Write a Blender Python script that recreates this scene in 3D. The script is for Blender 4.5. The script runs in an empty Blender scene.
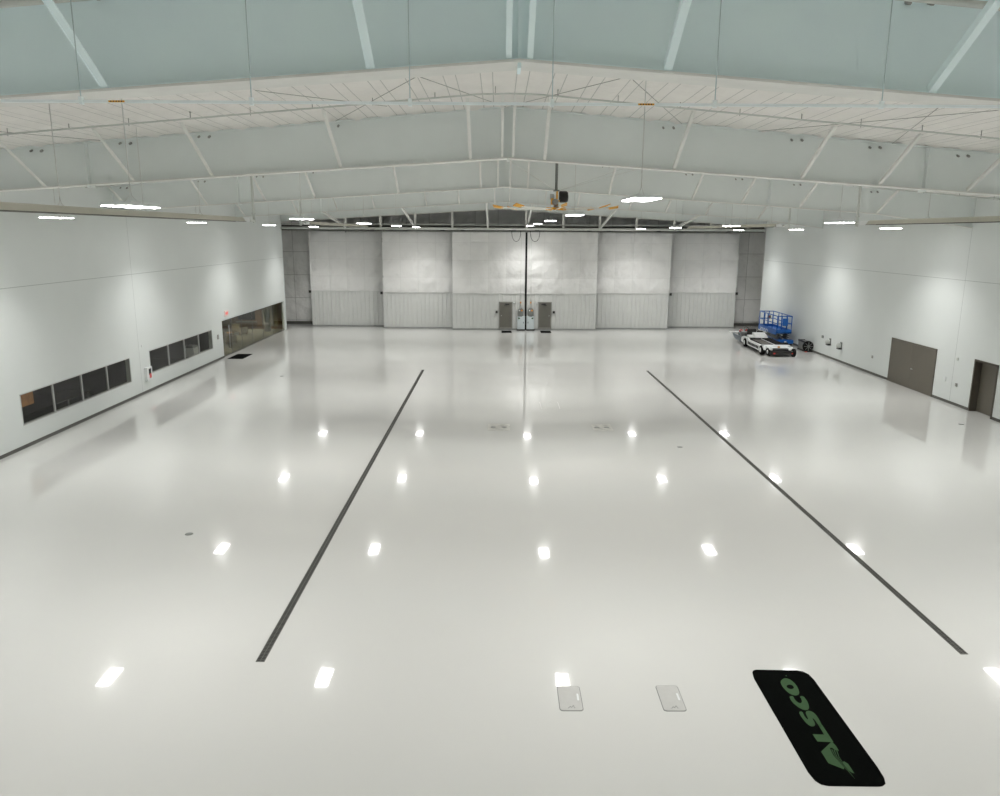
import bpy, bmesh, math, random
from mathutils import Vector, Matrix, noise
random.seed(7)
C = bpy.context.scene.collection
PI = math.pi
sc = bpy.context.scene

# ------------------------------------------------------------------ dimensions (metres)
XL, XR, YB, YE, YP = -17.81, 22.10, -5.0, 64.0, 68.0
RX, RZ, RS = 0.27, 11.62, 0.085          # roof ridge x, height, slope
CAMH = 8.019
def roof_z(x): return RZ - RS * abs(x - RX)

# ------------------------------------------------------------------ materials
def mat(name, col, rough=0.5, metal=0.0, spec=0.5, noise_amt=0.0, nscale=3.0, bump=0.0, bscale=20.0, coat=0.0, stretch=None, bdist=.02):
    m = bpy.data.materials.new(name); m.use_nodes = True
    nt = m.node_tree; b = nt.nodes['Principled BSDF']
    b.inputs['Base Color'].default_value = (*col, 1)
    b.inputs['Roughness'].default_value = rough
    b.inputs['Metallic'].default_value = metal
    b.inputs['Specular IOR Level'].default_value = spec
    if coat: b.inputs['Coat Weight'].default_value = coat; b.inputs['Coat Roughness'].default_value = 0.06
    tc = nt.nodes.new('ShaderNodeTexCoord'); mp = nt.nodes.new('ShaderNodeMapping')
    nt.links.new(tc.outputs['Object'], mp.inputs['Vector'])
    if stretch: mp.inputs['Scale'].default_value = stretch
    nz = nt.nodes.new('ShaderNodeTexNoise'); nz.inputs['Scale'].default_value = nscale; nz.inputs['Detail'].default_value = 4
    nt.links.new(mp.outputs['Vector'], nz.inputs['Vector'])
    amt = noise_amt or 0.04
    rp = nt.nodes.new('ShaderNodeValToRGB')
    rp.color_ramp.elements[0].position = 0.3; rp.color_ramp.elements[1].position = 0.7
    rp.color_ramp.elements[0].color = (*[c * (1 - amt) for c in col], 1)
    rp.color_ramp.elements[1].color = (*[min(1, c * (1 + amt)) for c in col], 1)
    nt.links.new(nz.outputs['Fac'], rp.inputs['Fac']); nt.links.new(rp.outputs['Color'], b.inputs['Base Color'])
    if bump:
        n2 = nt.nodes.new('ShaderNodeTexNoise'); n2.inputs['Scale'].default_value = bscale; n2.inputs['Detail'].default_value = 5
        nt.links.new(mp.outputs['Vector'], n2.inputs['Vector'])
        bp = nt.nodes.new('ShaderNodeBump'); bp.inputs['Strength'].default_value = bump; bp.inputs['Distance'].default_value = bdist
        nt.links.new(n2.outputs['Fac'], bp.inputs['Height']); nt.links.new(bp.outputs['Normal'], b.inputs['Normal'])
    return m
def emis(name, col, s):
    m = bpy.data.materials.new(name); m.use_nodes = True; nt = m.node_tree
    nt.nodes.remove(nt.nodes['Principled BSDF']); e = nt.nodes.new('ShaderNodeEmission')
    e.inputs['Color'].default_value = (*col, 1); e.inputs['Strength'].default_value = s
    nt.links.new(e.outputs[0], nt.nodes['Material Output'].inputs[0]); return m
def seam_lines(m, specs, col, width=0.012):
    """joint lines of the panelling: specs = list of (axis, period, offset) in object space"""
    nt = m.node_tree; b = nt.nodes['Principled BSDF']
    tc = nt.nodes.new('ShaderNodeTexCoord'); sp = nt.nodes.new('ShaderNodeSeparateXYZ'); nt.links.new(tc.outputs['Object'], sp.inputs[0])
    prev = b.inputs['Base Color'].links[0].from_socket
    acc = None
    for ax, per, off in specs:
        a = nt.nodes.new('ShaderNodeMath'); a.operation = 'SUBTRACT'; nt.links.new(sp.outputs[ax], a.inputs[0]); a.inputs[1].default_value = off - per / 2
        f = nt.nodes.new('ShaderNodeMath'); f.operation = 'FLOORED_MODULO'; nt.links.new(a.outputs[0], f.inputs[0]); f.inputs[1].default_value = per
        d = nt.nodes.new('ShaderNodeMath'); d.operation = 'SUBTRACT'; nt.links.new(f.outputs[0], d.inputs[0]); d.inputs[1].default_value = per / 2
        ab = nt.nodes.new('ShaderNodeMath'); ab.operation = 'ABSOLUTE'; nt.links.new(d.outputs[0], ab.inputs[0])
        l = nt.nodes.new('ShaderNodeMath'); l.operation = 'LESS_THAN'; nt.links.new(ab.outputs[0], l.inputs[0]); l.inputs[1].default_value = width
        if acc is None: acc = l.outputs[0]
        else:
            mx = nt.nodes.new('ShaderNodeMath'); mx.operation = 'MAXIMUM'; nt.links.new(acc, mx.inputs[0]); nt.links.new(l.outputs[0], mx.inputs[1]); acc = mx.outputs[0]
    mix = nt.nodes.new('ShaderNodeMix'); mix.data_type = 'RGBA'
    nt.links.new(acc, mix.inputs['Factor']); nt.links.new(prev, mix.inputs['A']); mix.inputs['B'].default_value = (*col, 1)
    nt.links.new(mix.outputs['Result'], b.inputs['Base Color'])

M = {}
M['wall'] = mat('painted_wall_panel', (.70, .735, .725), .5, noise_amt=.015, nscale=.5)
seam_lines(M['wall'], [('Z', 40, 5.98), ('Y', 75, 37.4)], (.42, .45, .445), .012)
M['wallR'] = mat('painted_wall_panel_right', (.70, .735, .725), .5, noise_amt=.015, nscale=.5)
seam_lines(M['wallR'], [('Z', 40, 5.95), ('Y', 75, 36.2)], (.42, .45, .445), .012)
M['ceil'] = mat('white_roof_liner', (.82, .80, .77), .6, noise_amt=.03, nscale=1.2, bump=.7, bscale=3, bdist=.12)
seam_lines(M['ceil'], [('X', .84, RX + .15), ('X', .84, RX + .43)], (.50, .50, .48), .011)
M['beam'] = mat('painted_steel_grey_white', (.78, .82, .81), .55, noise_amt=.02, nscale=1)
M['beam_near'] = mat('painted_steel_cool_lit', (.83, .965, 1.0), .5, noise_amt=.02, nscale=1)  # beam steel with the cool light near the camera put into its colour
M['flange'] = mat('painted_flange_white', (.74, .74, .71), .55)
M['pipe_cool_lit'] = mat('pipe_paint_cool_lit', (.90, .98, 1.0), .4)  # bright bluish light on the near pipe is put into this colour
M['pipe'] = mat('grey_white_pipe_paint', (.60, .62, .59), .45)
M['rod'] = mat('dark_steel_rod', (.34, .34, .32), .5, .5)
M['cable'] = mat('hanging_cable_steel', (.62, .62, .60), .5)
M['liner'] = mat('door_foil_liner', (.72, .72, .71), .38, .0, noise_amt=.03, nscale=1, bump=.8, bscale=2.2, bdist=.09)
seam_lines(M['liner'], [('X', 1.5, 0), ('Z', 1.45, 0)], (.64, .64, .63), .014)
M['liner_dark'] = mat('end_wall_foil_liner', (.90, .90, .89), .38, .0, noise_amt=.04, nscale=1, bump=.9, bscale=1.8, bdist=.14)
seam_lines(M['liner_dark'], [('X', 2.0, 0), ('Z', 2.0, .35)], (.55, .55, .54), .02)
M['ribs'] = mat('ribbed_metal_sheet', (.60, .61, .595), .45, noise_amt=.02)
M['trim'] = mat('door_trim_grey', (.30, .31, .30), .5)
M['rubber'] = mat('black_rubber', (.012, .012, .012), .85, spec=.1)
M['black'] = mat('black_paint', (.02, .02, .02), .45)
M['base'] = mat('dark_cove_base', (.11, .11, .10), .55)
M['doorbr'] = mat('brown_door_paint', (.135, .122, .098), .5, noise_amt=.02)
M['doorgr'] = mat('dark_grey_door_paint', (.135, .13, .11), .5)
M['frame_gr'] = mat('grey_door_frame', (.26, .255, .235), .5)
M['jamb'] = mat('dark_brown_jamb', (.075, .065, .05), .5)
M['alu'] = mat('anodised_aluminium', (.50, .51, .50), .4, .3)
M['silver'] = mat('brushed_steel', (.42, .43, .42), .4, .3)
M['plate'] = mat('floor_hatch_steel', (.50, .50, .485), .35, .0, noise_amt=.03, nscale=8)
M['rodblue'] = mat('grey_teal_rod', (.46, .56, .58), .5)
M['drumshell'] = mat('grey_fan_shell', (.20, .20, .19), .45)
M['plate_far'] = mat('worn_floor_plate', (.40, .40, .37), .5, .1, noise_amt=.3, nscale=4)
M['white'] = mat('white_enamel', (.75, .77, .77), .35)
M['whiteb'] = mat('bluish_white_cabinet', (.58, .64, .66), .4)
M['red'] = mat('red_plastic', (.60, .03, .025), .35)
M['amber'] = mat('amber_plastic', (.75, .30, .03), .4)
M['blue'] = mat('blue_machine_paint', (.010, .115, .43), .35)
M['blue_dk'] = mat('dark_steel_blue', (.16, .19, .22), .4)
M['yellow'] = mat('orange_yellow_paint', (.83, .42, .035), .4)
M['blade'] = mat('pale_fan_blade', (.80, .80, .74), .45)
M['tan'] = mat('tan_heater_reflector', (.52, .505, .43), .45, noise_amt=.03)
M['green'] = mat('mat_green_print', (.052, .098, .048), .9, spec=.05)
M['mat'] = mat('black_rubber_mat', (.0028, .0034, .003), .9, spec=.02, noise_amt=.2, nscale=30, bump=.25, bscale=200)
M['grate'] = mat('cast_iron_grate', (.12, .12, .11), .55, .3)
M['carpet'] = mat('grey_green_carpet', (.22, .23, .19), .9, noise_amt=.15, nscale=2)
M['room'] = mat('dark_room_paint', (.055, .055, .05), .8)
M['lobby'] = mat('lobby_wall_paint', (.42, .41, .36), .7)
M['wood'] = mat('brown_wood_panel', (.26, .16, .08), .5, noise_amt=.25, nscale=4, stretch=(8, 8, 1))
M['wood2'] = mat('orange_wood_board', (.55, .27, .11), .5, noise_amt=.2, nscale=4)
M['fabric'] = mat('beige_fabric', (.42, .38, .28), .9)
M['leaf'] = mat('dark_plant_leaf', (.04, .10, .035), .5)
M['pot'] = mat('grey_planter', (.28, .29, .29), .6)
M['screen'] = mat('dark_screen', (.01, .012, .014), .2)
M['seat'] = mat('black_vinyl_seat', (.015, .015, .015), .5)
M['hinge'] = mat('grey_motor_metal', (.20, .21, .20), .5, .2)
M['lamp_body'] = mat('lamp_housing', (.72, .75, .75), .4)
M['lamp'] = emis('led_diffuser', (1.0, .99, .965), 30)
M['lobbyfill'] = emis('lobby_fill_light', (1.0, .92, .78), 4)  # glow of the fill lights added to the lobby
M['exit_glow'] = emis('exit_letters_red', (1.0, .13, .10), 1.0)
M['exit_face'] = mat('exit_sign_face', (.8, .66, .64), .4)

# glossy epoxy floor
m = mat('white_epoxy_floor', (.615, .618, .60), .13, spec=.5, noise_amt=.016, nscale=.22)
nt = m.node_tree; b = nt.nodes['Principled BSDF']
b.inputs['Roughness'].default_value = .11; b.inputs['Coat Weight'].default_value = .7; b.inputs['Coat Roughness'].default_value = .022; b.inputs['Coat IOR'].default_value = 1.5
b.inputs['Specular IOR Level'].default_value = .10
tc = nt.nodes.new('ShaderNodeTexCoord')
n1 = nt.nodes.new('ShaderNodeTexNoise'); n1.inputs['Scale'].default_value = 16; n1.inputs['Detail'].default_value = 6; nt.links.new(tc.outputs['Object'], n1.inputs['Vector'])
bp = nt.nodes.new('ShaderNodeBump'); bp.inputs['Strength'].default_value = .30; bp.inputs['Distance'].default_value = .0002
nt.links.new(n1.outputs['Fac'], bp.inputs['Height']); nt.links.new(bp.outputs['Normal'], b.inputs['Coat Normal'])
M['floor'] = m

# tinted glass
def glass(name, tint, ior=1.36):
    m = bpy.data.materials.new(name); m.use_nodes = True; nt = m.node_tree
    nt.nodes.remove(nt.nodes['Principled BSDF'])
    t = nt.nodes.new('ShaderNodeBsdfTransparent'); t.inputs[0].default_value = (*tint, 1)
    g = nt.nodes.new('ShaderNodeBsdfGlossy'); g.inputs['Roughness'].default_value = .02; g.inputs[0].default_value = (1, 1, 1, 1)
    f = nt.nodes.new('ShaderNodeFresnel'); f.inputs[0].default_value = ior
    mx = nt.nodes.new('ShaderNodeMixShader'); gm = nt.nodes.new('ShaderNodeNewGeometry'); k1 = nt.nodes.new('ShaderNodeMath'); k1.operation = 'SUBTRACT'; k1.inputs[0].default_value = 1; nt.links.new(gm.outputs['Backfacing'], k1.inputs[1])
    k2 = nt.nodes.new('ShaderNodeMath'); k2.operation = 'MULTIPLY'; nt.links.new(k1.outputs[0], k2.inputs[0]); nt.links.new(f.outputs[0], k2.inputs[1]); nt.links.new(k2.outputs[0], mx.inputs[0]); nt.links.new(t.outputs[0], mx.inputs[1]); nt.links.new(g.outputs[0], mx.inputs[2])
    nt.links.new(mx.outputs[0], nt.nodes['Material Output'].inputs[0]); return m
M['glass'] = glass('tinted_glass', (.72, .71, .62))
M['glass_dk'] = glass('dark_window_glass', (.80, .80, .77), 1.28)

# ------------------------------------------------------------------ mesh helpers
def bx(bm, x0, x1, y0, y1, z0, z1, mt=None):
    vs = [bm.verts.new(p) for p in [(x0,y0,z0),(x1,y0,z0),(x1,y1,z0),(x0,y1,z0),(x0,y0,z1),(x1,y0,z1),(x1,y1,z1),(x0,y1,z1)]]
    if mt:
        for v in vs: v.co = mt @ v.co
    for f in [(0,3,2,1),(4,5,6,7),(0,1,5,4),(1,2,6,5),(2,3,7,6),(3,0,4,7)]: bm.faces.new([vs[i] for i in f])
    return vs
def poly8(bm, pts):
    vs = [bm.verts.new(p) for p in pts]
    for f in [(0,3,2,1),(4,5,6,7),(0,1,5,4),(1,2,6,5),(2,3,7,6),(3,0,4,7)]: bm.faces.new([vs[i] for i in f])
def bar(bm, a, b, w, h=None, up=(0,0,1)):
    a, b = Vector(a), Vector(b); h = h or w; d = (b - a).normalized(); u = Vector(up)
    if abs(d.dot(u)) > .98: u = Vector((0,1,0))
    s = d.cross(u).normalized() * w / 2; t = s.cross(d).normalized() * h / 2
    vs = [bm.verts.new(p) for p in [a-s-t, a+s-t, a+s+t, a-s+t, b-s-t, b+s-t, b+s+t, b-s+t]]
    for f in [(0,3,2,1),(4,5,6,7),(0,1,5,4),(1,2,6,5),(2,3,7,6),(3,0,4,7)]: bm.faces.new([vs[i] for i in f])
def tube(bm, pts, r, n=8, r2=None):
    pts = [Vector(p) for p in pts]; rings = []
    for i, p in enumerate(pts):
        d = (pts[min(i+1, len(pts)-1)] - pts[max(i-1, 0)]).normalized()
        u = Vector((0,0,1)) if abs(d.z) < .9 else Vector((1,0,0))
        s = d.cross(u).normalized(); t = s.cross(d); rr = r if r2 is None else r + (r2 - r) * i / (len(pts)-1)
        rings.append([bm.verts.new(p + s*math.cos(2*PI*k/n)*rr + t*math.sin(2*PI*k/n)*rr) for k in range(n)])
    for a, c in zip(rings, rings[1:]):
        for k in range(n): f = bm.faces.new([a[k], a[(k+1)%n], c[(k+1)%n], c[k]]); f.smooth = True
    bm.faces.new(rings[0][::-1]); bm.faces.new(rings[-1])
def lathe(bm, prof, n=20, mt=None):
    rings = []
    for r, z in prof:
        rings.append([bm.verts.new((mt or Matrix()) @ Vector((math.cos(2*PI*k/n)*max(r,.0005), math.sin(2*PI*k/n)*max(r,.0005), z))) for k in range(n)])
    for a, c in zip(rings, rings[1:]):
        for k in range(n): f = bm.faces.new([a[k], a[(k+1)%n], c[(k+1)%n], c[k]]); f.smooth = True
    bm.faces.new(rings[0][::-1]); bm.faces.new(rings[-1])
def prism(bm, pts, z0, z1, mt=None, to=None):
    """extrude a polygon given by 2D points; to maps (u,v,w) to 3D"""
    to = to or (lambda u, v, w: Vector((u, v, w)))
    a = [bm.verts.new(to(u, v, z0)) for u, v in pts]; c = [bm.verts.new(to(u, v, z1)) for u, v in pts]
    n = len(pts)
    for k in range(n): bm.faces.new([a[k], a[(k+1)%n], c[(k+1)%n], c[k]])
    bm.faces.new(a[::-1]); bm.faces.new(c)
def obj(name, bm, m, parent=None, bevel=0, loc=None, fix=True):
    if fix: bmesh.ops.recalc_face_normals(bm, faces=bm.faces)
    me = bpy.data.meshes.new(name); bm.to_mesh(me); bm.free(); me.materials.append(m if not isinstance(m, str) else M[m])
    o = bpy.data.objects.new(name, me); C.objects.link(o)
    if parent: o.parent = parent
    if loc: o.location = loc
    if bevel:
        md = o.modifiers.new('bevel', 'BEVEL'); md.width = bevel; md.segments = 2; md.limit_method = 'ANGLE'
    return o
def B(*boxes):
    bm = bmesh.new()
    for b in boxes: bx(bm, *b)
    return bm
def tag(o, label, cat, group=None):
    o['label'] = label; o['category'] = cat
    if group: o['group'] = group
    return o
def thing(name, label, cat, loc=(0,0,0), rz=0, group=None):
    o = bpy.data.objects.new(name, None); C.objects.link(o); o.location = loc; o.rotation_euler.z = rz
    return tag(o, label, cat, group)
def struct(name, bm, m, parent=None, fix=True):
    o = obj(name, bm, m, parent, fix=fix)
    if not parent: o['kind'] = 'structure'
    return o
def copy_tree(o, parent=None):
    c = o.copy(); C.objects.link(c)
    if parent: c.parent = parent
    for ch in [x for x in C.objects if x.parent == o]: copy_tree(ch, c)
    return c
def smooth_poly(pts, it=2):
    for _ in range(it):
        q = []
        for i in range(len(pts)):
            a, b = pts[i], pts[(i+1) % len(pts)]
            q += [(a[0]*.75+b[0]*.25, a[1]*.75+b[1]*.25), (a[0]*.25+b[0]*.75, a[1]*.25+b[1]*.75)]
        pts = q
    return pts

# ------------------------------------------------------------------ floor, walls, roof
struct('floor', B((-26, 27, YB - .3, YP + .4, -.3, 0)), 'floor')
def wall_x(name, x0, x1, m, holes, top, y0=YB, y1=YE):
    """wall in the YZ plane, built from blocks around its openings; holes = (y0,y1,z0,z1)"""
    bm = bmesh.new(); ys = sorted({y0, y1, *[h[0] for h in holes], *[h[1] for h in holes]})
    for a, b in zip(ys, ys[1:]):
        hh = [h for h in holes if h[0] <= a + 1e-6 and h[1] >= b - 1e-6]
        z = 0
        for h in sorted(hh, key=lambda h: h[2]):
            if h[2] > z: bx(bm, x0, x1, a, b, z, h[2])
            z = h[3]
        bx(bm, x0, x1, a, b, z, top)
    bmesh.ops.remove_doubles(bm, verts=bm.verts, dist=1e-5)
    return struct(name, bm, m)
W1 = (27.72, 36.36, .85, 2.05); W2 = (38.45, 47.15, .87, 2.07); GL = (49.0, 63.45, 0, 2.42)
wall_x('wall_left', XL - .22, XL, 'wall', [W1, W2, GL], 10.12)
wall_x('wall_right', XR, XR + .45, 'wallR', [(32.95, 34.62, 0, 2.42)], 9.80)
struct('wall_back', B((XL - .22, XR + .45, YB - .3, YB, 0, 11.7)), 'wall')

# roof liner, pillowed between the bands, one continuous sheet on both slopes
bm = bmesh.new(); y0, y1 = YB - .2, YP + .3
xs = []; per = .84
x = -26.0
while x < 27: xs.append(x); x += .07
ny = 60; grid = []
for j in range(ny + 1):
    y = y0 + (y1 - y0) * j / ny; row = []
    for x in xs:
        u = ((x - RX - .15) % per)
        if u < .28: s = math.sin(PI * u / .28) * .018
        else: s = math.sin(PI * (u - .28) / (per - .28)) * .05
        w = .02 * noise.noise(Vector((x * .8, y * .9, 0)))
        row.append(bm.verts.new((x, y, roof_z(x) - s + w)))
    grid.append(row)
for j in range(ny):
    for i in range(len(xs) - 1):
        f = bm.faces.new([grid[j][i], grid[j][i+1], grid[j+1][i+1], grid[j+1][i]]); f.smooth = True
for f in bm.faces: f.normal_flip()
struct('ceiling', bm, 'ceil', fix=False)
struct('roof_deck', bmesh_deck := (lambda: (lambda b: (prism(b, [(-26, roof_z(-26)+.15), (RX, RZ+.15), (27, roof_z(27)+.15), (27, roof_z(27)+.3), (RX, RZ+.3), (-26, roof_z(-26)+.3)], y0, y1, to=lambda u, v, w: Vector((u, w, v))), b)[1])(bmesh.new()))(), 'rod')

# baseboards
bm = B((XL, XL + .015, YB, GL[0], 0, .13)); struct('baseboard_left', bm, 'base')
bm = B((XR - .015, XR, YB, 32.9, 0, .13), (XR - .015, XR, 34.68, 37.7, 0, .13), (XR - .015, XR, 42.2, YE, 0, .13)); struct('baseboard_right', bm, 'base')

# ------------------------------------------------------------------ quilted liner sheets (front face towards -Y)
def quilt(bm, x0, x1, z0, z1, y, cx, cz, amp=.05, seed=0, step=.16, crease=.018, zo=0):
    nx = max(2, int((x1 - x0) / step)); nz = max(2, int((z1 - z0) / step)); g = []
    ph = cx * .37 * seed
    for j in range(nz + 1):
        z = z0 + (z1 - z0) * j / nz; row = []
        for i in range(nx + 1):
            x = x0 + (x1 - x0) * i / nx
            u = (x / cx) % 1; v = ((z - zo) / cz) % 1
            h = (abs(math.sin(PI * u)) ** .5) * (abs(math.sin(PI * v)) ** .5)
            n = noise.noise(Vector((x * 1.1 + seed * 9, z * 1.3 - x * .6, seed)))
            n2 = noise.noise(Vector((x * 2.7 + z * 1.5, z * 2.2 - x * 1.4, seed + 5)))
            row.append(bm.verts.new((x, y - .01 - h * amp - crease * n * 1.4 - crease * .8 * abs(n2), z)))
        g.append(row)
    for j in range(nz):
        for i in range(nx):
            f = bm.faces.new([g[j][i], g[j][i+1], g[j+1][i+1], g[j+1][i]]); f.smooth = True
    # closed back
    b = [bm.verts.new((x, y + .03, z)) for x, z in ((x0, z0), (x1, z0), (x1, z1), (x0, z1))]
    bm.faces.new(b[::-1])

# far end wall behind the doors, and the pockets at its sides
OX0, OX1, OZ = -15.2, 20.0, 8.0
struct('wall_far', B((-23, OX0, YP + .02, YP + .25, 0, 12), (OX1, 27, YP + .02, YP + .25, 0, 12), (OX0, OX1, YP + .02, YP + .25, OZ, 12), (OX0, OX1, YP + .25, YP + .4, 0, OZ)), 'liner_dark')
for nm, a, b_, z0_, z1_, cz, sd in (('liner_left', -22.9, OX0, .35, 10.2, 2.0, 1), ('liner_right', OX1, 26.9, .35, 9.9, 2.0, 2), ('liner_upper', OX0, OX1, 8.55, 10.9, 1.35, 3)):
    bm = bmesh.new(); quilt(bm, a, b_, z0_, z1_, YP, 2.0, 2.0, .10, sd, .14, .08, .35)
    o = obj({'liner_left': 'wall_far_liner', 'liner_right': 'wall_far_liner', 'liner_upper': 'wall_far_liner'}[nm], bm, 'liner_dark', fix=False); o['kind'] = 'structure'
struct('baseboard_far', B((-23, OX0, YP - .05, YP, 0, .24), (OX1, 27, YP - .05, YP, 0, .24)), 'base')
struct('wall_left_pocket', B((-23.2, -23, 64.45, YP + .25, 0, 12), (-23.2, XL - .22, 64.3, 64.45, 0, 12)), 'lobby')
struct('wall_right_pocket', B((27, 27.2, YE, YP + .25, 0, 12), (XR + .45, 27.2, YE - .15, YE, 0, 12)), 'lobby')
struct('trim_1', B((XL - .24, XL + .01, YE - .03, YE + .01, 0, 9.9)), 'wall')
struct('trim_2', B((XR - .01, XR + .47, YE, YE + .03, 0, 9.6)), 'liner_dark')

# ------------------------------------------------------------------ sliding hangar door leaves
SPLIT = 3.05
def leaf(x0, x1, y, label, seed, top=8.15):
    t = thing('hangar_door_leaf', label, 'hangar door', ((x0 + x1) / 2, y, 0), 0, 'sliding hangar door leaves')
    cx = (x0 + x1) / 2; a, b_ = x0 - cx, x1 - cx
    obj('door_frame', B((a, b_, .04, .22, .0, .14), (a, b_, .04, .22, top - .12, top), (a, a + .1, .04, .22, .14, top - .12), (b_ - .1, b_, .04, .22, .14, top - .12), (a + .1, b_ - .1, .12, .18, .14, top - .12)), 'trim', t)
    bm = bmesh.new(); quilt(bm, a + .02, b_ - .02, SPLIT + .03, top - .03, .04, 1.5, 1.45, .09, seed, .12, .05)
    obj('quilted_liner', bm, 'liner', t, fix=False)
    # ribbed sheet
    bm = bmesh.new(); prof = []; x = a + .02
    while x < b_ - .38:
        prof += [(x, 0), (x + .26, 0), (x + .285, -.028), (x + .335, -.028)]; x += .36
    prof += [(b_ - .02, 0)]
    lo = [bm.verts.new((u, .02 + w, .12)) for u, w in prof]; hi = [bm.verts.new((u, .02 + w, SPLIT)) for u, w in prof]
    for k in range(len(prof) - 1): bm.faces.new([lo[k], lo[k+1], hi[k+1], hi[k]])
    obj('ribbed_sheet', bm, 'ribs', t, fix=False)
    obj('rail', B((a, b_, -.035, .04, SPLIT - .03, SPLIT + .05)), 'ribs', t)
    obj('bottom_seal', B((a, b_, -.03, .06, .015, .12)), 'trim', t)
    return t
leaves = [
 leaf(-16.20, -9.80, 66.3, 'outermost sliding hangar door leaf at the left, next to the dark side liner', 11),
 leaf(-9.78, -3.72, 65.1, 'second sliding hangar door leaf from the left end', 12),
 leaf(-3.84, 2.29, 64.3, 'sliding hangar door leaf just left of the black centre joint, with a grey walk-in door', 13),
 leaf(2.43, 8.33, 64.3, 'sliding hangar door leaf just right of the black centre joint, with a grey walk-in door', 14),
 leaf(8.25, 14.62, 65.1, 'second sliding hangar door leaf from the right end', 15),
 leaf(14.60, 20.70, 66.3, 'outermost sliding hangar door leaf at the right, behind the white aircraft tug', 16)]
for lf, lx in zip(leaves, (-16.25, -9.88, None, None, 14.72, 20.72)):
    if lx is None: continue
    c = lf.location.x
    obj('latch', B((lx - c - .09, lx - c + .09, -.16, -.03, 2.9, 3.12)), 'black', lf, .01)
# the edge gasket between the centre leaves
bm = B((2.292, 2.425, 64.24, 64.40, .02, 8.12)); o = obj('gasket', bm, 'rubber'); o.parent = leaves[2]; o.matrix_parent_inverse = Matrix.Translation(-leaves[2].location)
# walk-in doors and drive cabinets on the centre leaves
def centre_kit(lf, s, x_in, xa, xb, hinge):
    """s = side sign of the cabinet relative to the joint, xa..xb the door; all x in world"""
    c = lf.location.x; L = lambda x: x - c
    f = obj('door_frame', B((L(xa) - .05, L(xa) + .03, -.07, .02, .16, 2.36), (L(xb) - .03, L(xb) + .05, -.07, .02, .16, 2.36), (L(xa) - .05, L(xb) + .05, -.07, .02, 2.29, 2.38), (L(xa) - .05, L(xb) + .05, -.07, .02, .13, .24)), 'frame_gr', lf)
    d = obj('walk_in_door', B((L(xa) + .03, L(xb) - .03, -.055, .0, .24, 2.29)), 'doorgr', lf)
    hx = L(xa) + .16 if hinge > 0 else L(xb) - .16
    bm = bmesh.new(); lathe(bm, [(.02, 0), (.02, .04), (.04, .045), (.045, .07), (.02, .085)], 12, Matrix.Translation((hx, -.055, 1.22)) @ Matrix.Rotation(PI/2, 4, 'X'))
    obj('knob', bm, 'silver', d)
    cxx = L(xb) - .4 if hinge > 0 else L(xa) + .4
    bm = B((cxx - .18, cxx + .18, -.12, -.055, 2.12, 2.22)); bar(bm, (cxx, -.1, 2.12), (cxx - .25 * hinge, -.22, 2.08), .03); bar(bm, (cxx - .25 * hinge, -.22, 2.08), (cxx - .1 * hinge, -.07, 2.25), .03)
    obj('door_closer', bm, 'black', d)
    # cabinet
    u0, u1 = (L(x_in) - .64, L(x_in) - .01) if s < 0 else (L(x_in) + .01, L(x_in) + .64)
    bm = B((u0, u1, -.52, -.04, .12, 1.18)); cab = obj('drive_cabinet', bm, 'whiteb', lf, .012)
    hx = u1 - .12 if s < 0 else u0 + .12
    obj('handle', B((hx - .03, hx + .03, -.56, -.52, .62, .76)), 'blue_dk', cab)
    lx = u0 + .14 if s < 0 else u1 - .14
    obj('green_label', B((lx - .07, lx + .07, -.53, -.52, .98, 1.10)), 'leaf', cab)
    obj('cabinet_base', B((u0 - (.05 if s < 0 else 0), u1 + (0 if s < 0 else .05), -.56, -.04, .015, .12)), 'black', lf)
    m0, m1 = (u0 + .06, u1 - .06)
    if s < 0: m0, m1 = u0 + .04, u1 - .12
    else: m0, m1 = u0 + .12, u1 - .04
    bm = bmesh.new(); pts = [(m0, 1.22), (m1, 1.22), (m1, 1.68), (m1 - .05, 1.80), (m1 - .14, 1.86), (m0 + .14, 1.86), (m0 + .05, 1.80), (m0, 1.68)]
    prism(bm, pts, -.42, -.05, to=lambda u, v, w: Vector((u, w, v))); mo = obj('drive_motor', bm, 'hinge', lf, .01)
    mc = (m0 + m1) / 2
    obj('warning_label', B((mc + .02, mc + .16, -.43, -.42, 1.62, 1.74)), 'amber', mo)
    obj('white_label', B((mc - .16, mc - .06, -.43, -.42, 1.64, 1.72)), 'white', mo)
    obj('motor_foot', B((mc - .12, mc + .12, -.4, -.06, 1.18, 1.24)), 'black', mo)
    # conduit, beacon and emergency lamp
    bm = bmesh.new(); tube(bm, [(mc, -.06, 1.86), (mc, -.06, 8.0)], .018, 6)
    edge = L(xb) if s < 0 else L(xa)
    tube(bm, [(mc, -.06, 2.42), (edge + (.2 if s < 0 else -.2), -.06, 2.42)], .012, 6)
    obj('conduit', bm, 'pipe', lf)
    bm = bmesh.new(); lathe(bm, [(.05, 0), (.05, .1), (.02, .14)], 10, Matrix.Translation((mc, -.12, 2.26)))
    obj('beacon', bm, 'amber', lf)
    ex = edge + (.18 if s < 0 else -.18)
    bm = bmesh.new(); lathe(bm, [(.07, 0), (.07, .04), (.03, .07)], 12, Matrix.Translation((ex, -.02, 2.30)) @ Matrix.Rotation(PI/2, 4, 'X')); obj('emergency_light', bm, 'white', lf)
    sx = L(xa) - .24 if s < 0 else L(xb) + .24
    obj('switch_box', B((sx - .09, sx + .09, -.12, -.02, 1.42, 1.62)), 'black', lf, .01)
centre_kit(leaves[2], -1, 2.30, .15, 1.20, 1)
centre_kit(leaves[3], 1, 2.42, 3.46, 4.50, -1)

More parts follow.
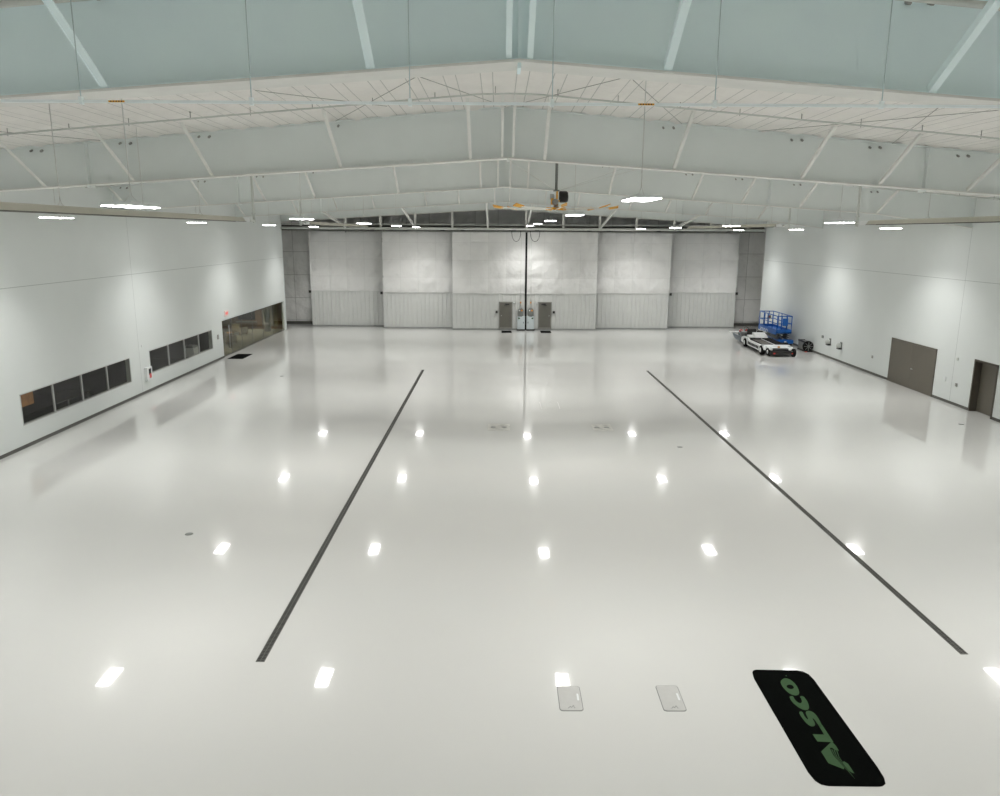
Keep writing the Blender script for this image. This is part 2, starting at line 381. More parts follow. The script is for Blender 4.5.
# door header: tracks, beam, hangers
t = thing('door_track_header', 'long grey-white steel header and tracks above the closed hangar doors', 'door track', (2.2, 64.0, 8.2))
obj('header_beam', B((-20.2, 19.8, .30, .48, .02, .42), (-20.2, 19.8, .02, .62, .26, .30)), 'base', t)
bm = bmesh.new(); tube(bm, [(-20.2, -.12, .16), (19.8, -.12, .16)], .10, 12); obj('front_rail', bm, 'pipe', t)
for px in (-10.3, -8.75, -4.55, -2.9, 1.31, 3.2, 7.5, 9.07, 13.2, 15.0, 19.0):
    bm = B((px - 2.2 - .17, px - 2.2 + .17, -.16, -.02, -.02, .07), (px - 2.2 - .07, px - 2.2 + .07, -.14, .0, .05, .18)); bar(bm, (px - 2.2, -.1, .12), (px - 2.2 + (.28 if px < 6 else -.28), -.14, .2), .05)
    obj('roller_bracket', bm, 'black', t)
obj('track', B((-20.2, 19.8, .18, .42, -.02, .04), (-20.2, 19.8, 1.0, 1.22, -.01, .04), (-20.2, 19.8, 2.2, 2.42, -.01, .04), (-20.2, 19.8, .18, 2.44, .34, .38)), 'base', t)
bm = bmesh.new(); tube(bm, [(-20.2, -.05, .50), (19.8, -.05, .50)], .035, 8); obj('conduit', bm, 'pipe', t)

def frame_bottom(x, ridge, slope, kx0=17.2, kk=.07):
    d = abs(x - RX); return ridge - slope * d - (kk * (d - kx0) if d > kx0 else 0)
POSTS = [-15.4, -12.5, -9.65, -6.8, -3.77, 5.37, 8.37, 11.4, 14.5, 17.5]
for x in POSTS + [2.30]:
    bm = B((x - .085, x + .085, 63.96, 64.13, 8.42, frame_bottom(x, 9.98, .06) + .01))
    o = obj('hanger_post', bm, 'flange'); o.parent = t; o.matrix_parent_inverse = Matrix.Translation(-t.location)
for x in (-12.5, -6.8, -.83, 2.35, 8.37, 14.5):
    x1 = x + (.1 if x == 2.35 else 0)
    bm = bmesh.new(); bar(bm, (x, 63.9, 8.45), (x1, 53.3, frame_bottom(x, 10.12, .06) + .42), .13)
    o = obj('diagonal_brace', bm, 'flange'); o.parent = t; o.matrix_parent_inverse = Matrix.Translation(-t.location)
# drooping power cables beside the centre joint
for x0_, x1_, lab in ((1.13, 1.87, 'black power cable drooping in a loop left of the centre joint'), (2.66, 3.44, 'black power cable drooping in a loop right of the centre joint')):
    bm = bmesh.new(); pts = []
    for k in range(17):
        a = PI * k / 16; pts.append(((x0_+x1_)/2 - math.cos(a) * (x1_-x0_)/2, 63.98, 8.22 - .86 * math.sin(a) ** .8))
    tube(bm, pts, .022, 6); tag(obj('power_cable', bm, 'black'), lab, 'cable', 'looped power cables')

# ------------------------------------------------------------------ rigid frames of the roof
def rigid(Y, ridge, slope, braces, label, m='beam', mfl='flange', near=False, plates=(12.25,), fw=.30, xl=XL, xr=XR):
    t = thing('roof_beam', label, 'roof beam', (RX, Y, ridge), 0, 'rigid steel roof beams')
    inv = Matrix.Translation((-RX, -Y, -ridge))
    def P(name, bm, mm):
        bm.transform(inv); return obj(name, bm, mm, t)
    N = 40; xs_ = sorted(set([xl + (xr - xl) * k / N for k in range(N + 1)] + [RX, RX - 17.2, RX + 17.2]))
    xs_ = [x for x in xs_ if xl <= x <= xr]
    fb = lambda x: frame_bottom(x, ridge, slope)
    bm = bmesh.new()
    for a, b_ in zip(xs_, xs_[1:]):
        poly8(bm, [(a, Y-.012, fb(a)), (b_, Y-.012, fb(b_)), (b_, Y+.012, fb(b_)), (a, Y+.012, fb(a)), (a, Y-.012, roof_z(a)-.06), (b_, Y-.012, roof_z(b_)-.06), (b_, Y+.012, roof_z(b_)-.06), (a, Y+.012, roof_z(a)-.06)])
    bmesh.ops.remove_doubles(bm, verts=bm.verts, dist=1e-4)
    P('web', bm, m)
    for nm, dz, top in (('bottom_flange', -.035, False), ('top_flange', -.03, True)):
        hw = .10 if top else fw / 2
        bm = bmesh.new()
        for a, b_ in zip(xs_, xs_[1:]):
            za, zb = ((roof_z(a) - .02, roof_z(b_) - .02) if top else (fb(a), fb(b_)))
            h = hw
            poly8(bm, [(a, Y-h, za+dz), (b_, Y-h, zb+dz), (b_, Y+h, zb+dz), (a, Y+h, za+dz), (a, Y-h, za), (b_, Y-h, zb), (b_, Y+h, zb), (a, Y+h, za)])
        bmesh.ops.remove_doubles(bm, verts=bm.verts, dist=1e-4)
        P(nm, bm, mfl if not top else m)
    # splice plates
    for x in [RX] + [RX + s * p for p in plates for s in (-1, 1)]:
        if not xl < x < xr: continue
        e = .11 if x != RX else .13
        P('splice_plate', B((x - .022, x + .022, Y - e - .08, Y + e + .08, fb(x) - .10, roof_z(x) - .07)), m)
    for d in braces:
        for s in (-1, 1):
            x = RX + s * d
            if not xl + .3 < x < xr - .3: continue
            bm = bmesh.new(); zt = min(roof_z(x) - .05, fb(x) + 1.08)
            L = 2.05
            a = Vector((x, Y - fw/2 + .03, fb(x) + .01)); e = Vector((x, Y - .13 - L, roof_z(x) - .07))
            w = (.07 if d < .6 else .105) if near else (.065 if d < .6 else .085)
            bar(bm, a, e, w, .012); bar(bm, a + Vector((-w/2, 0, .04)), e + Vector((-w/2, 0, .04)), .012, w)
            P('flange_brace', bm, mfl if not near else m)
            if d > 1.5:
                bm = bmesh.new(); tube(bm, [(x - .05, Y - .02, roof_z(x) - .16), (x - .05, Y - .12, roof_z(x) - .2)], .035, 6); tube(bm, [(x - .35, Y - .02, roof_z(x) - .16), (x - .35, Y - .12, roof_z(x) - .2)], .03, 6)
                P('rod_end', bm, 'rod')
    return t
rigid(10.80, 10.23, .0725, [.14, 1.93, 5.4, 9, 12.7, 16.2], 'nearest and largest cool-lit roof beam, running across the very top', 'beam_near', 'flange', near=True, fw=.55)
rigid(23.2, 10.18, .0665, [.16, 1.08, 4.85, 8.6, 10.9, 13.5], 'second nearest grey roof beam, seen below the white liner strip', fw=.42)
rigid(36.3, 10.12, .0640, [.28, 1.08, 4.85, 8.7, 11.0, 13.7, 17.3], 'third roof beam from the viewer, behind the yellow-tipped fan')
rigid(53.0, 10.12, .0600, [.5, 2.9, 5.1, 8.6, 11.1, 13.8, 17.4], 'fourth roof beam from the viewer, the thin one in front of the door hangers')
rigid(64.35, 9.98, .060, [.5], 'farthest roof beam, right above the hangar door header', plates=(), xl=-23, xr=27)

# roof bracing rods
RODS = [((-5.29, 17.57), (-2.9, 20.9), 'thin dark roof bracing rod left of the ridge, falling towards the second beam'),
        ((-1.75, 17.5), (-4.6, 22.6), 'thin dark roof bracing rod left of the ridge, slanting down to the left'),
        ((-1.72, 17.6), (.2, 22.6), 'thin dark roof bracing rod ending close to the ridge'),
        ((2.77, 17.2), (.35, 22.4), 'thin dark roof bracing rod right of the ridge, slanting down to the left'),
        ((2.77, 17.2), (5.2, 22.7), 'thin dark roof bracing rod right of the ridge, falling to the right'),
        ((-14.0, 16.2), (-11.2, 22.6), 'thin dark roof bracing rod at the far left of the liner strip'),
        ((9.0, 15.8), (11.2, 22.6), 'thin dark roof bracing rod at the far right, steeper one'),
        ((10.6, 17.0), (7.4, 22.7), 'thin dark roof bracing rod at the far right, slanting down to the left')]
for a, e, lab in RODS:
    bm = bmesh.new(); tube(bm, [(a[0], a[1], roof_z(a[0]) - .12), (e[0], e[1], roof_z(e[0]) - .12)], .008, 6)
    tag(obj('bracing_rod', bm, 'rod'), lab, 'rod', 'roof bracing rods')

# sprinkler branch lines that follow the roof slope
def branch(Y, drop, label, r=.022):
    t = thing('sprinkler_pipe', label, 'pipe', (RX, Y, RZ - drop), 0, 'sprinkler pipes below the roof')
    bm = bmesh.new(); z = lambda x: -RS * abs(x)
    tube(bm, [(-17.9, 0, z(-17.9)), (-.8, 0, z(.8)), (0, 0, -.04), (.8, 0, z(.8)), (21.6, 0, z(21.6))], r, 8); obj('pipe', bm, 'pipe', t)
    for k in range(-5, 7):
        x = k * 3.05 + 1.2
        bm = bmesh.new(); tube(bm, [(x, 0, z(x)), (x, 0, z(x) + .16)], .012, 6); lathe(bm, [(.02, 0), (.035, .03), (.01, .05)], 8, Matrix.Translation((x, 0, z(x) + .14)))
        obj('sprinkler_head', bm, 'rod', t)
        bm = bmesh.new(); tube(bm, [(x + 1.5, 0, z(x + 1.5) - .05), (x + 1.5, 0, z(x + 1.5) + drop)], .009, 5); obj('hanger', bm, 'rod', t)
branch(20.0, .17, 'thin grey sprinkler pipe following the roof slope before the second beam')
branch(9.9, .42, 'pale sprinkler pipe in front of the nearest beam, entering only at the top corners', .045)
branch(33.6, .26, 'thin grey sprinkler pipe following the roof slope before the third beam')

# level pipe close to the camera, cool light put into its colour
t = thing('suspended_pipe', 'cool-lit level pipe hung across the full width right below the nearest beam', 'pipe', (0, 9.0, 9.435))
bm = bmesh.new(); bar(bm, (-17.5, 0, 0), (21.8, 0, 0), .028, .03); obj('pipe', bm, 'pipe_cool_lit', t)
for x in (-15.5, -12.8, -10.1, -7.4, -4.66, -2.76, -.99, .60, 2.42, 4.29, 7.0, 9.7, 12.4, 15.1, 17.8, 20.5):
    bm = bmesh.new(); tube(bm, [(x, 0, .02), (x, 0, roof_z(x) - 9.44 - .06)], .006, 6); h = obj('hanger_rod', bm, 'rodblue', t)
    obj('clamp', B((x - .02, x + .02, -.025, .025, -.03, .05)), 'pipe_cool_lit', h)
for x in (-4.35, 1.56):
    y_ = obj('yellow_warning_label', B((x, x + .18, -.0175, -.0145, -.010, .010)), 'yellow', t)
    for k in range(5): obj('printed_mark', B((x + .02 + k*.03, x + .035 + k*.03, -.0185, -.0175, -.006, .006)), 'black', y_)

# ------------------------------------------------------------------ high bay lamps
LAMP_W, SPREAD = 160, 115
def make_lamp():
    t = thing('high_bay_lamp', '', 'ceiling lamp', (0, 0, 0), 0, 'hanging LED high bay lamps')
    obj('housing', B((-.25, .25, -.60, .60, .0, .05), (-.09, .09, -.2, .2, .05, .09)), 'lamp_body', t, .008)
    for s in (-1, 1):
        bm = bmesh.new(); a, b_ = s * .02, s * .245
        prism(bm, [(a, -.001), (b_, -.001), (b_, -.012), (s * .13, -.018), (a, -.010)], -.59, .59, to=lambda u, v, w: Vector((u, w, v))); obj('diffuser', bm, 'lamp', t)
    li = bpy.data.lights.new('led_array', 'AREA'); li.shape = 'RECTANGLE'; li.size = .48; li.size_y = 1.16; li.energy = LAMP_W; li.spread = math.radians(SPREAD); li.color = (1.0, .99, .965)
    lo = bpy.data.objects.new('led_array', li); C.objects.link(lo); lo.parent = t; lo.location = (0, 0, -.03)
    bm = bmesh.new(); tube(bm, [(0, 0, .45), (0, 0, 2.0)], .009, 6); obj('suspension_cord', bm, 'cable', t)
    bm = bmesh.new(); tube(bm, [(0, 0, .45), (0, -.03, .2), (0, -.3, .05)], .005, 5); tube(bm, [(0, 0, .45), (0, .03, .2), (0, .3, .05)], .005, 5); obj('hanging_wires', bm, 'cable', t)
    return t
LX = [-14.60, -6.50, 2.53, 11.33, 19.10]; LZ = [8.45, 8.45, 8.62, 8.42, 8.35]
cn = ['beside the left wall', 'in the column left of centre', 'in the centre column', 'in the column right of centre', 'beside the right wall']
rn = ['behind the camera', 'in the nearest row', 'in the second row', 'in the third row', 'in the fourth row', 'in the farthest row']
proto = None
for r in range(-1, 5):
    for c in range(5):
        if proto is None: proto = make_lamp(); t = proto
        else: t = copy_tree(proto)
        t.location = (LX[c], 13.9 + 11.948 * r, LZ[c])
        t['label'] = 'lit hanging lamp %s, %s' % (rn[r + 1], cn[c])
        for ch in [o for o in C.objects if o.parent == t]:
            if ch.name.startswith('suspension_cord'):
                bm = bmesh.new(); tube(bm, [(0, 0, .45), (0, 0, roof_z(LX[c]) - LZ[c] - .06)], .009, 6); me = bpy.data.meshes.new('cord'); bm.to_mesh(me); bm.free(); me.materials.append(M['cable']); ch.data = me

# ------------------------------------------------------------------ radiant tube heaters
def heater(x, ya, yb, vent_y, label):
    """reflector from ya to yb, burner at the vent_y end"""
    t = thing('radiant_tube_heater', label, 'heater', (x, ya, 8.40), 0, 'tan radiant tube heaters')
    n = abs(yb - ya); s = 1 if vent_y > max(ya, yb) else -1
    y0_, y1_ = min(ya, yb) - ya, max(ya, yb) - ya
    prof = [(-.20, 0), (-.11, .13), (-.05, .16), (.05, .16), (.11, .13), (.20, 0), (.19, 0), (.10, .12), (.045, .148), (-.045, .148), (-.10, .12), (-.19, 0)]
    bm = bmesh.new(); prism(bm, prof, y0_, y1_, to=lambda u, v, w: Vector((u, w, v))); obj('reflector', bm, 'tan', t)
    bm = bmesh.new(); tube(bm, [(0, y0_ + .05, .055), (0, y1_ - .05, .055)], .05, 10); obj('burner_tube', bm, 'rod', t)
    obj('bottom_edge', B((-.215, -.19, y0_, y1_, -.010, .004), (.19, .215, y0_, y1_, -.010, .004)), 'black', t)
    e = (y1_ if s > 0 else y0_)
    bm = bmesh.new(); bx(bm, -.1, .1, min(e, e + s * .75), max(e, e + s * .75), .0, .14); obj('burner_box', bm, 'white', t, .01)
    v = vent_y - ya
    bm = bmesh.new(); tube(bm, [(0, v, -.06), (0, v, roof_z(x) - 8.4 - .05)], .05, 10); tube(bm, [(0, e + s * .7, .05), (0, v, .05)], .045, 8); lathe(bm, [(.08, 0), (.08, .05)], 10, Matrix.Translation((0, v, .3))); lathe(bm, [(.085, 0), (.085, .05)], 10, Matrix.Translation((0, v, .0)))
    obj('vent_pipe', bm, 'pipe', t)
    for k in range(int(n // 4) + 1):
        y = y0_ + 1 + k * 4
        if y > y1_: continue
        bm = bmesh.new(); tube(bm, [(-.18, y, .01), (-.02, y, .22), (.0, y, .35), (0, y, roof_z(x) - 8.4 - .05)], .009, 5); tube(bm, [(.18, y, .01), (.02, y, .22), (.0, y, .35)], .009, 5)
        obj('chain_hanger', bm, 'cable', t)
heater(-9.6, 12.2, 29.1, 30.7, 'long tan tube heater on the left, the nearer of the left pair')
heater(-9.6, 56.5, 39.3, 37.9, 'tan tube heater on the left, farther of the left pair, before the doors')
heater(13.9, 12.2, 29.0, 30.15, 'long tan tube heater on the right, the nearer of the right pair')
heater(13.9, 56.5, 38.6, 37.2, 'tan tube heater on the right, farther of the right pair, before the doors')

# ------------------------------------------------------------------ ceiling fan
FX, FY, FZ = 2.44, 33.0, 9.03
t = thing('ceiling_fan', 'large industrial ceiling fan with pale blades and orange-yellow tips on a long rod', 'ceiling fan', (FX, FY, FZ))
bm = bmesh.new(); tube(bm, [(0, 0, .75), (0, 0, roof_z(FX) - FZ - .05)], .06, 10); obj('downrod', bm, 'hinge', t)
bm = B((-.12, .12, -.12, .12, .72, .78)); obj('mount_plate', bm, 'hinge', t)
bm = B((.00, .06, -.18, -.14, .14, .72), (.00, .06, .14, .18, .14, .72), (-.22, -.12, -.1, .1, .18, .5), (-.1, .14, -.18, .18, .30, .36)); obj('bracket', bm, 'yellow', t)
bm = bmesh.new(); lathe(bm, [(.02, 0), (.21, .0), (.235, .05), (.235, .30), (.19, .37), (.05, .39)], 20, Matrix.Translation((.12, 0, .50)) @ Matrix.Rotation(PI/2, 4, 'Y')); obj('motor', bm, 'black', t)
bm = bmesh.new(); lathe(bm, [(.02, 0), (.12, 0), (.12, .14), (.06, .18)], 16, Matrix.Translation((-.26, 0, .5)) @ Matrix.Rotation(PI/2, 4, 'Y')); obj('gearbox', bm, 'silver', t)
bm = bmesh.new(); lathe(bm, [(.05, -.06), (.20, -.05), (.24, 0), (.2, .05), (.10, .10), (.10, .26), (.04, .28)], 20); obj('hub', bm, 'silver', t)
bm = bmesh.new(); lathe(bm, [(.03, 0), (.13, 0), (.14, .05), (.1, .1)], 16, Matrix.Translation((-.05, -.17, .28)) @ Matrix.Rotation(PI/2, 4, 'X')); obj('brake_disc', bm, 'rod', t)
for k in range(8):
    a = math.radians(4 + 45 * k); R = Matrix.Rotation(a, 4, 'Z') @ Matrix.Rotation(math.radians(10), 4, 'X')
    bm = bmesh.new(); secs = []
    for d, w in ((.2, .09), (.6, .115), (2.30, .085)):
        secs.append([bm.verts.new(R @ Vector((d, u * w, v + (.035 if d > 1 else 0)))) for u, v in ((-1, 0), (-.4, .018), (.4, .018), (1, 0), (.4, -.012), (-.4, -.012))])
    for s1, s2 in zip(secs, secs[1:]):
        for q in range(6): bm.faces.new([s1[q], s1[(q+1)%6], s2[(q+1)%6], s2[q]])
    bm.faces.new(secs[0]); bm.faces.new(secs[-1][::-1])
    bl = obj('blade', bm, 'blade', t)
    bm = bmesh.new(); vs = [(2.24, -.11, .01), (2.62, -.17, .08), (2.68, .07, .13), (2.24, .11, .03)]
    lo = [bm.verts.new(R @ Vector(v)) for v in vs]; hi = [bm.verts.new(R @ (Vector(v) + Vector((0, 0, .03)))) for v in vs]
    bm.faces.new(lo[::-1]); bm.faces.new(hi)
    for q in range(4): bm.faces.new([lo[q], lo[(q+1)%4], hi[(q+1)%4], hi[q]])
    obj('yellow_tip', bm, 'yellow', bl)
    bm = bmesh.new(); bx(bm, .17, .42, -.10, .10, -.03, .05, R); obj('blade_clamp', bm, 'yellow', bl)
for x1_, y1_ in ((-3.2, -9.6), (4.2, 2.8), (-2.4, 2.9), (4.0, -9.6)):
    bm = bmesh.new(); tube(bm, [(0, 0, .72), (x1_, y1_ if abs(y1_) < 5 else -3.5, roof_z(FX + x1_) - FZ - .1)], .006, 5); obj('guy_wire', bm, 'cable', t)

# ------------------------------------------------------------------ left wall windows, storefront
def strip_window(name, W, mull, xf):
    y0_, y1_, z0_, z1_ = W; x = XL
    w = bpy.data.objects.new(name, None); C.objects.link(w); w['kind'] = 'structure'
    bm = B((x - .06, x + .012, y0_, y1_, z0_, z0_ + .035), (x - .06, x + .012, y0_, y1_, z1_ - .035, z1_), (x - .06, x + .012, y0_, y0_ + .04, z0_, z1_), (x - .06, x + .012, y1_ - .04, y1_, z0_, z1_))
    obj('window_frame', bm, 'alu', w)
    for q in mull: obj('mullion', B((x - .06, x + .014, q - .03, q + .03, z0_ + .035, z1_ - .035)), 'alu', w)
    es = [y0_ + .04] + mull + [y1_ - .04]
    for a, b_ in zip(es, es[1:]): obj('pane', B((x - .03, x - .022, a + .02, b_ - .02, z0_ + .035, z1_ - .035)), 'glass_dk', w)
    # room behind
strip_window('window_1', W1, [29.86, 31.98, 34.14], 0)
strip_window('window_2', W2, [40.75, 42.88, 45.0], 0)
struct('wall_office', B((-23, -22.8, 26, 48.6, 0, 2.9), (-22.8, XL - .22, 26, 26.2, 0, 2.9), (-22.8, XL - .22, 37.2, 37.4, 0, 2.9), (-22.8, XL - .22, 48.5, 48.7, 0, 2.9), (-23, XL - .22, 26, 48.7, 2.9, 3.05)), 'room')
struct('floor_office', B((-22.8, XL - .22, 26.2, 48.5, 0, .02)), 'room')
tag(obj('wooden_board', B((-17.98, -17.94, 27.76, 28.75, 1.50, 2.04)), 'wood2'), 'orange-brown wooden board behind the first pane of the nearer window strip', 'board')
t = thing('office_printer', 'pale office printer behind the third pane of the farther window strip', 'printer', (-18.36, 45.3, -.20))
obj('body', B((-.35, .25, -.4, .45, .9, 1.42)), 'white', t, .02); obj('lid', B((-.32, .22, -.36, .42, 1.44, 1.52)), 'pot', t, .01); obj('stand', B((-.3, .2, -.35, .4, .22, .88)), 'room', t)
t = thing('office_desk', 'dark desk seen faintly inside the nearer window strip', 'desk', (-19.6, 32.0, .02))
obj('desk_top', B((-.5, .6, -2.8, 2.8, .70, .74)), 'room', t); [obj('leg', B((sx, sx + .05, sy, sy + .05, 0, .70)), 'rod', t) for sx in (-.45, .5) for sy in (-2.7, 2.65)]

# glass storefront
w = bpy.data.objects.new('window_3', None); C.objects.link(w); w['kind'] = 'structure'
gs = [49.0, 50.9, 53.0, 55.35, 57.9, 60.6, 63.45]
for a, b_ in zip(gs, gs[1:]): obj('glass_panel', B((XL - .12, XL - .10, a + .015, b_ - .015, .05, 2.36)), 'glass', w)
obj('head_channel', B((XL - .15, XL - .07, 49.0, 63.45, 2.36, 2.42)), 'whiteb', w)
obj('floor_channel', B((XL - .15, XL - .07, 49.0, 63.45, 0, .05)), 'base', w)
for g in gs[1:-1]: obj('glass_joint', B((XL - .125, XL - .095, g - .015, g + .015, .05, 2.36)), 'base', w)
bm = bmesh.new(); tube(bm, [(XL - .04, 50.35, .45), (XL - .04, 50.35, 2.0)], .022, 8); tube(bm, [(XL - .11, 50.35, .6), (XL - .04, 50.35, .6)], .015, 6); tube(bm, [(XL - .11, 50.35, 1.85), (XL - .04, 50.35, 1.85)], .015, 6)
obj('door_pull', bm, 'silver', w)
# lobby room behind the glass
struct('wall_lobby', B((-24, -23.8, 48.7, 64.3, 0, 2.6), (-24, XL - .22, 64.15, 64.3, 0, 2.75), (-24, XL - .22, 48.7, 64.3, 2.62, 2.8)), 'lobby')
struct('floor_lobby', B((-23.8, XL - .2, 48.7, 64.15, 0, .015)), 'carpet')
struct('baseboard_lobby', B((-23.8, XL - .22, 64.11, 64.15, .015, .22)), 'wood')
tag(obj('wood_wall_panel', B((-22.4, -19.9, 64.06, 64.145, .22, 2.5)), 'wood'), 'brown wood panel on the lobby back wall around the dark screen', 'wall panel')
t = thing('wall_screen', 'dark wide screen on the wood panel behind the glass', 'screen', (-21.15, 64.0, 1.3)); obj('display', B((-.72, .72, -.03, .04, -.52, .6)), 'screen', t, .01); obj('shelf', B((-.85, .85, -.28, .05, -.72, -.62)), 'rod', t)
for x, lab in ((-19.6, 'left of the'), (-18.35, 'right of the')):
    pass
t = thing('wood_slat', 'brown vertical wooden slats on the lobby wall right of the plant', 'wall slats', (-18.35, 64.05, 0))
for k in range(4): obj('slat', B((-.2 + k * .12, -.14 + k * .12, -.03, .04, .3, 2.5)), 'wood', t)
def armchair(loc, rz, lab):
    t = thing('armchair', lab, 'armchair', loc, rz, 'beige lobby armchairs')
    obj('seat', B((-.36, .36, -.38, .34, .28, .46)), 'fabric', t, .04); obj('backrest', B((-.40, .40, .28, .46, .30, .92)), 'fabric', t, .05)
    for s in (-1, 1): obj('armrest', B((s * .44 - .07, s * .44 + .07, -.36, .42, .16, .64)), 'fabric', t, .04)
    for sx in (-.38, .38):
        for sy in (-.32, .38): obj('leg', B((sx - .025, sx + .025, sy - .025, sy + .025, .015, .28)), 'wood', t)
armchair((-19.7, 55.6, 0), 2.2, 'beige armchair behind the glass, the nearer one by the door pull')
armchair((-20.5, 60.3, 0), 2.6, 'beige armchair behind the glass, farther one below the screen')
t = thing('side_table', 'small round light wood side table between the lobby armchairs', 'table', (-20.6, 57.9, .015)); bm = bmesh.new(); lathe(bm, [(.3, .45), (.3, .48)], 20); obj('tabletop', bm, 'wood2', t); bm = bmesh.new(); lathe(bm, [(.18, 0), (.03, .03), (.03, .45)], 12); obj('pedestal', bm, 'rod', t)
t = thing('potted_plant', 'dark green snake plant in a grey planter behind the far end of the glass', 'plant', (-18.95, 62.5, .015))
bm = bmesh.new(); lathe(bm, [(.24, 0), (.30, .75), (.27, .75), (.25, .70)], 16); obj('planter', bm, 'pot', t)
bm = bmesh.new()
for k in range(26):
    a = random.random() * 2 * PI; r = random.random() * .2; h = .7 + random.random() * .75; b0 = Vector((math.cos(a)*r, math.sin(a)*r, .68)); tip = b0 + Vector((math.cos(a)*.16, math.sin(a)*.16, h)); s = Vector((-math.sin(a), math.cos(a), 0)) * .045; mid = (b0 + tip) / 2
    th = Vector((math.cos(a), math.sin(a), 0)) * .006
    v = [bm.verts.new(p) for p in (b0 - s*.6, b0 + s*.6, mid + s, tip, mid - s)]; bm.faces.new(v)
    v = [bm.verts.new(p + th) for p in (b0 - s*.6, b0 + s*.6, mid + s, tip, mid - s)]; bm.faces.new(v[::-1])
obj('leaves', bm, 'leaf', t, fix=False)
t = thing('lobby_fill_light', 'added warm fill light in the lobby ceiling behind the glass', 'ceiling lamp', (-20.6, 58.2, 2.6)); bm = bmesh.new(); lathe(bm, [(.16, -.03), (.16, .02)], 24); obj('trim_ring', bm, 'white', t); bm = bmesh.new(); lathe(bm, [(.13, -.045), (.13, -.031)], 24); obj('diffuser', bm, 'lobbyfill', t)  # unseen fill lights, added to brighten the lobby behind the glass
li = bpy.data.lights.new('fill_bulb', 'AREA'); li.shape = 'DISK'; li.size = .24; li.energy = 42; li.spread = math.radians(125); li.color = (1.0, .92, .80); lo = bpy.data.objects.new('fill_bulb', li); C.objects.link(lo); lo.parent = t; lo.location = (0, 0, -.05)
t2 = copy_tree(t); t2.location = (-20.4, 52.2, 2.6); t2['label'] = 'added warm fill light in the lobby ceiling nearer the entrance'
t2 = copy_tree(t); t2.location = (-20.2, 62.3, 2.6); t2['label'] = 'added warm fill light in the lobby ceiling above the plant'

# things on the left wall
t = thing('exit_sign', 'small lit exit sign with red letters on the wall above the glass', 'exit sign', (XL, 49.85, 2.80))
obj('sign_box', B((0, .06, -.34, .34, -.19, .19)), 'exit_face', t, .01)
cu = bpy.data.curves.new('letters', 'FONT'); cu.body = 'EXIT'; cu.size = .23; cu.align_x = 'CENTER'; cu.align_y = 'CENTER'; cu.extrude = .003; cu.offset = .004
cu.materials.append(M['exit_glow']); tmp = bpy.data.objects.new('tmp', cu); C.objects.link(tmp); bpy.context.view_layer.update(); me = bpy.data.meshes.new_from_object(tmp); C.objects.unlink(tmp); bpy.data.objects.remove(tmp)
tx = bpy.data.objects.new('letters', me); C.objects.link(tx); tx.parent = t; tx.location = (.066, 0, 0); tx.rotation_euler = (PI/2, 0, PI/2)
t = thing('defibrillator_cabinet', 'small white wall cabinet with a dark red front between the window strips', 'wall cabinet', (XL, 38.02, .62))
obj('cabinet_box', B((0, .16, -.30, .28, 0, .68)), 'white', t, .01); obj('window', B((.16, .165, -.12, .14, .30, .60)), 'screen', t); obj('red_label', B((.165, .17, -.08, .14, .12, .34)), 'red', t)
tag(obj('wall_switch', B((XL, XL + .05, 48.0, 48.2, 1.34, 1.62)), 'rod', bevel=.008), 'small dark card reader on the wall left of the glass', 'switch')
tag(obj('outlet_cover', B((XL, XL + .03, 37.68, 37.80, 2.35, 2.47)), 'white', bevel=.008), 'tiny white sensor on the left wall seam above the white cabinet', 'sensor')

# ------------------------------------------------------------------ right wall doors
d = bpy.data.objects.new('door_1', None); C.objects.link(d); d['kind'] = 'structure'
obj('door_frame', B((XR - .04, XR + .002, 37.72, 37.79, 0, 2.44), (XR - .04, XR + .002, 42.11, 42.18, 0, 2.44), (XR - .04, XR + .002, 37.72, 42.18, 2.37, 2.44)), 'doorbr', d)
for a, b_ in ((37.80, 39.945), (39.955, 42.10)):
    lf = obj('door_leaf', B((XR - .03, XR - .002, a, b_, .01, 2.36)), 'doorbr', d)
bm = bmesh.new(); lathe(bm, [(.02, 0), (.02, .03), (.045, .04), (.04, .07)], 12, Matrix.Translation((XR - .03, 39.78, 1.08)) @ Matrix.Rotation(-PI/2, 4, 'Y')); tube(bm, [(XR - .08, 39.78, 1.08), (XR - .08, 39.62, 1.08)], .014, 6); obj('door_handle', bm, 'silver', d)
d = bpy.data.objects.new('door_2', None); C.objects.link(d); d['kind'] = 'structure'
obj('door_frame', B((XR - .03, XR + .44, 34.56, 34.64, 0, 2.44), (XR - .03, XR + .44, 32.92, 33.0, 0, 2.44), (XR - .03, XR + .44, 32.92, 34.64, 2.36, 2.45)), 'jamb', d)
obj('door_leaf', B((XR + .30, XR + .35, 33.0, 34.56, .01, 2.36)), 'doorbr', d)
bm = bmesh.new(); tube(bm, [(XR + .30, 33.2, 1.05), (XR + .24, 33.2, 1.05), (XR + .24, 33.34, 1.05)], .014, 6); obj('door_handle', bm, 'silver', d)
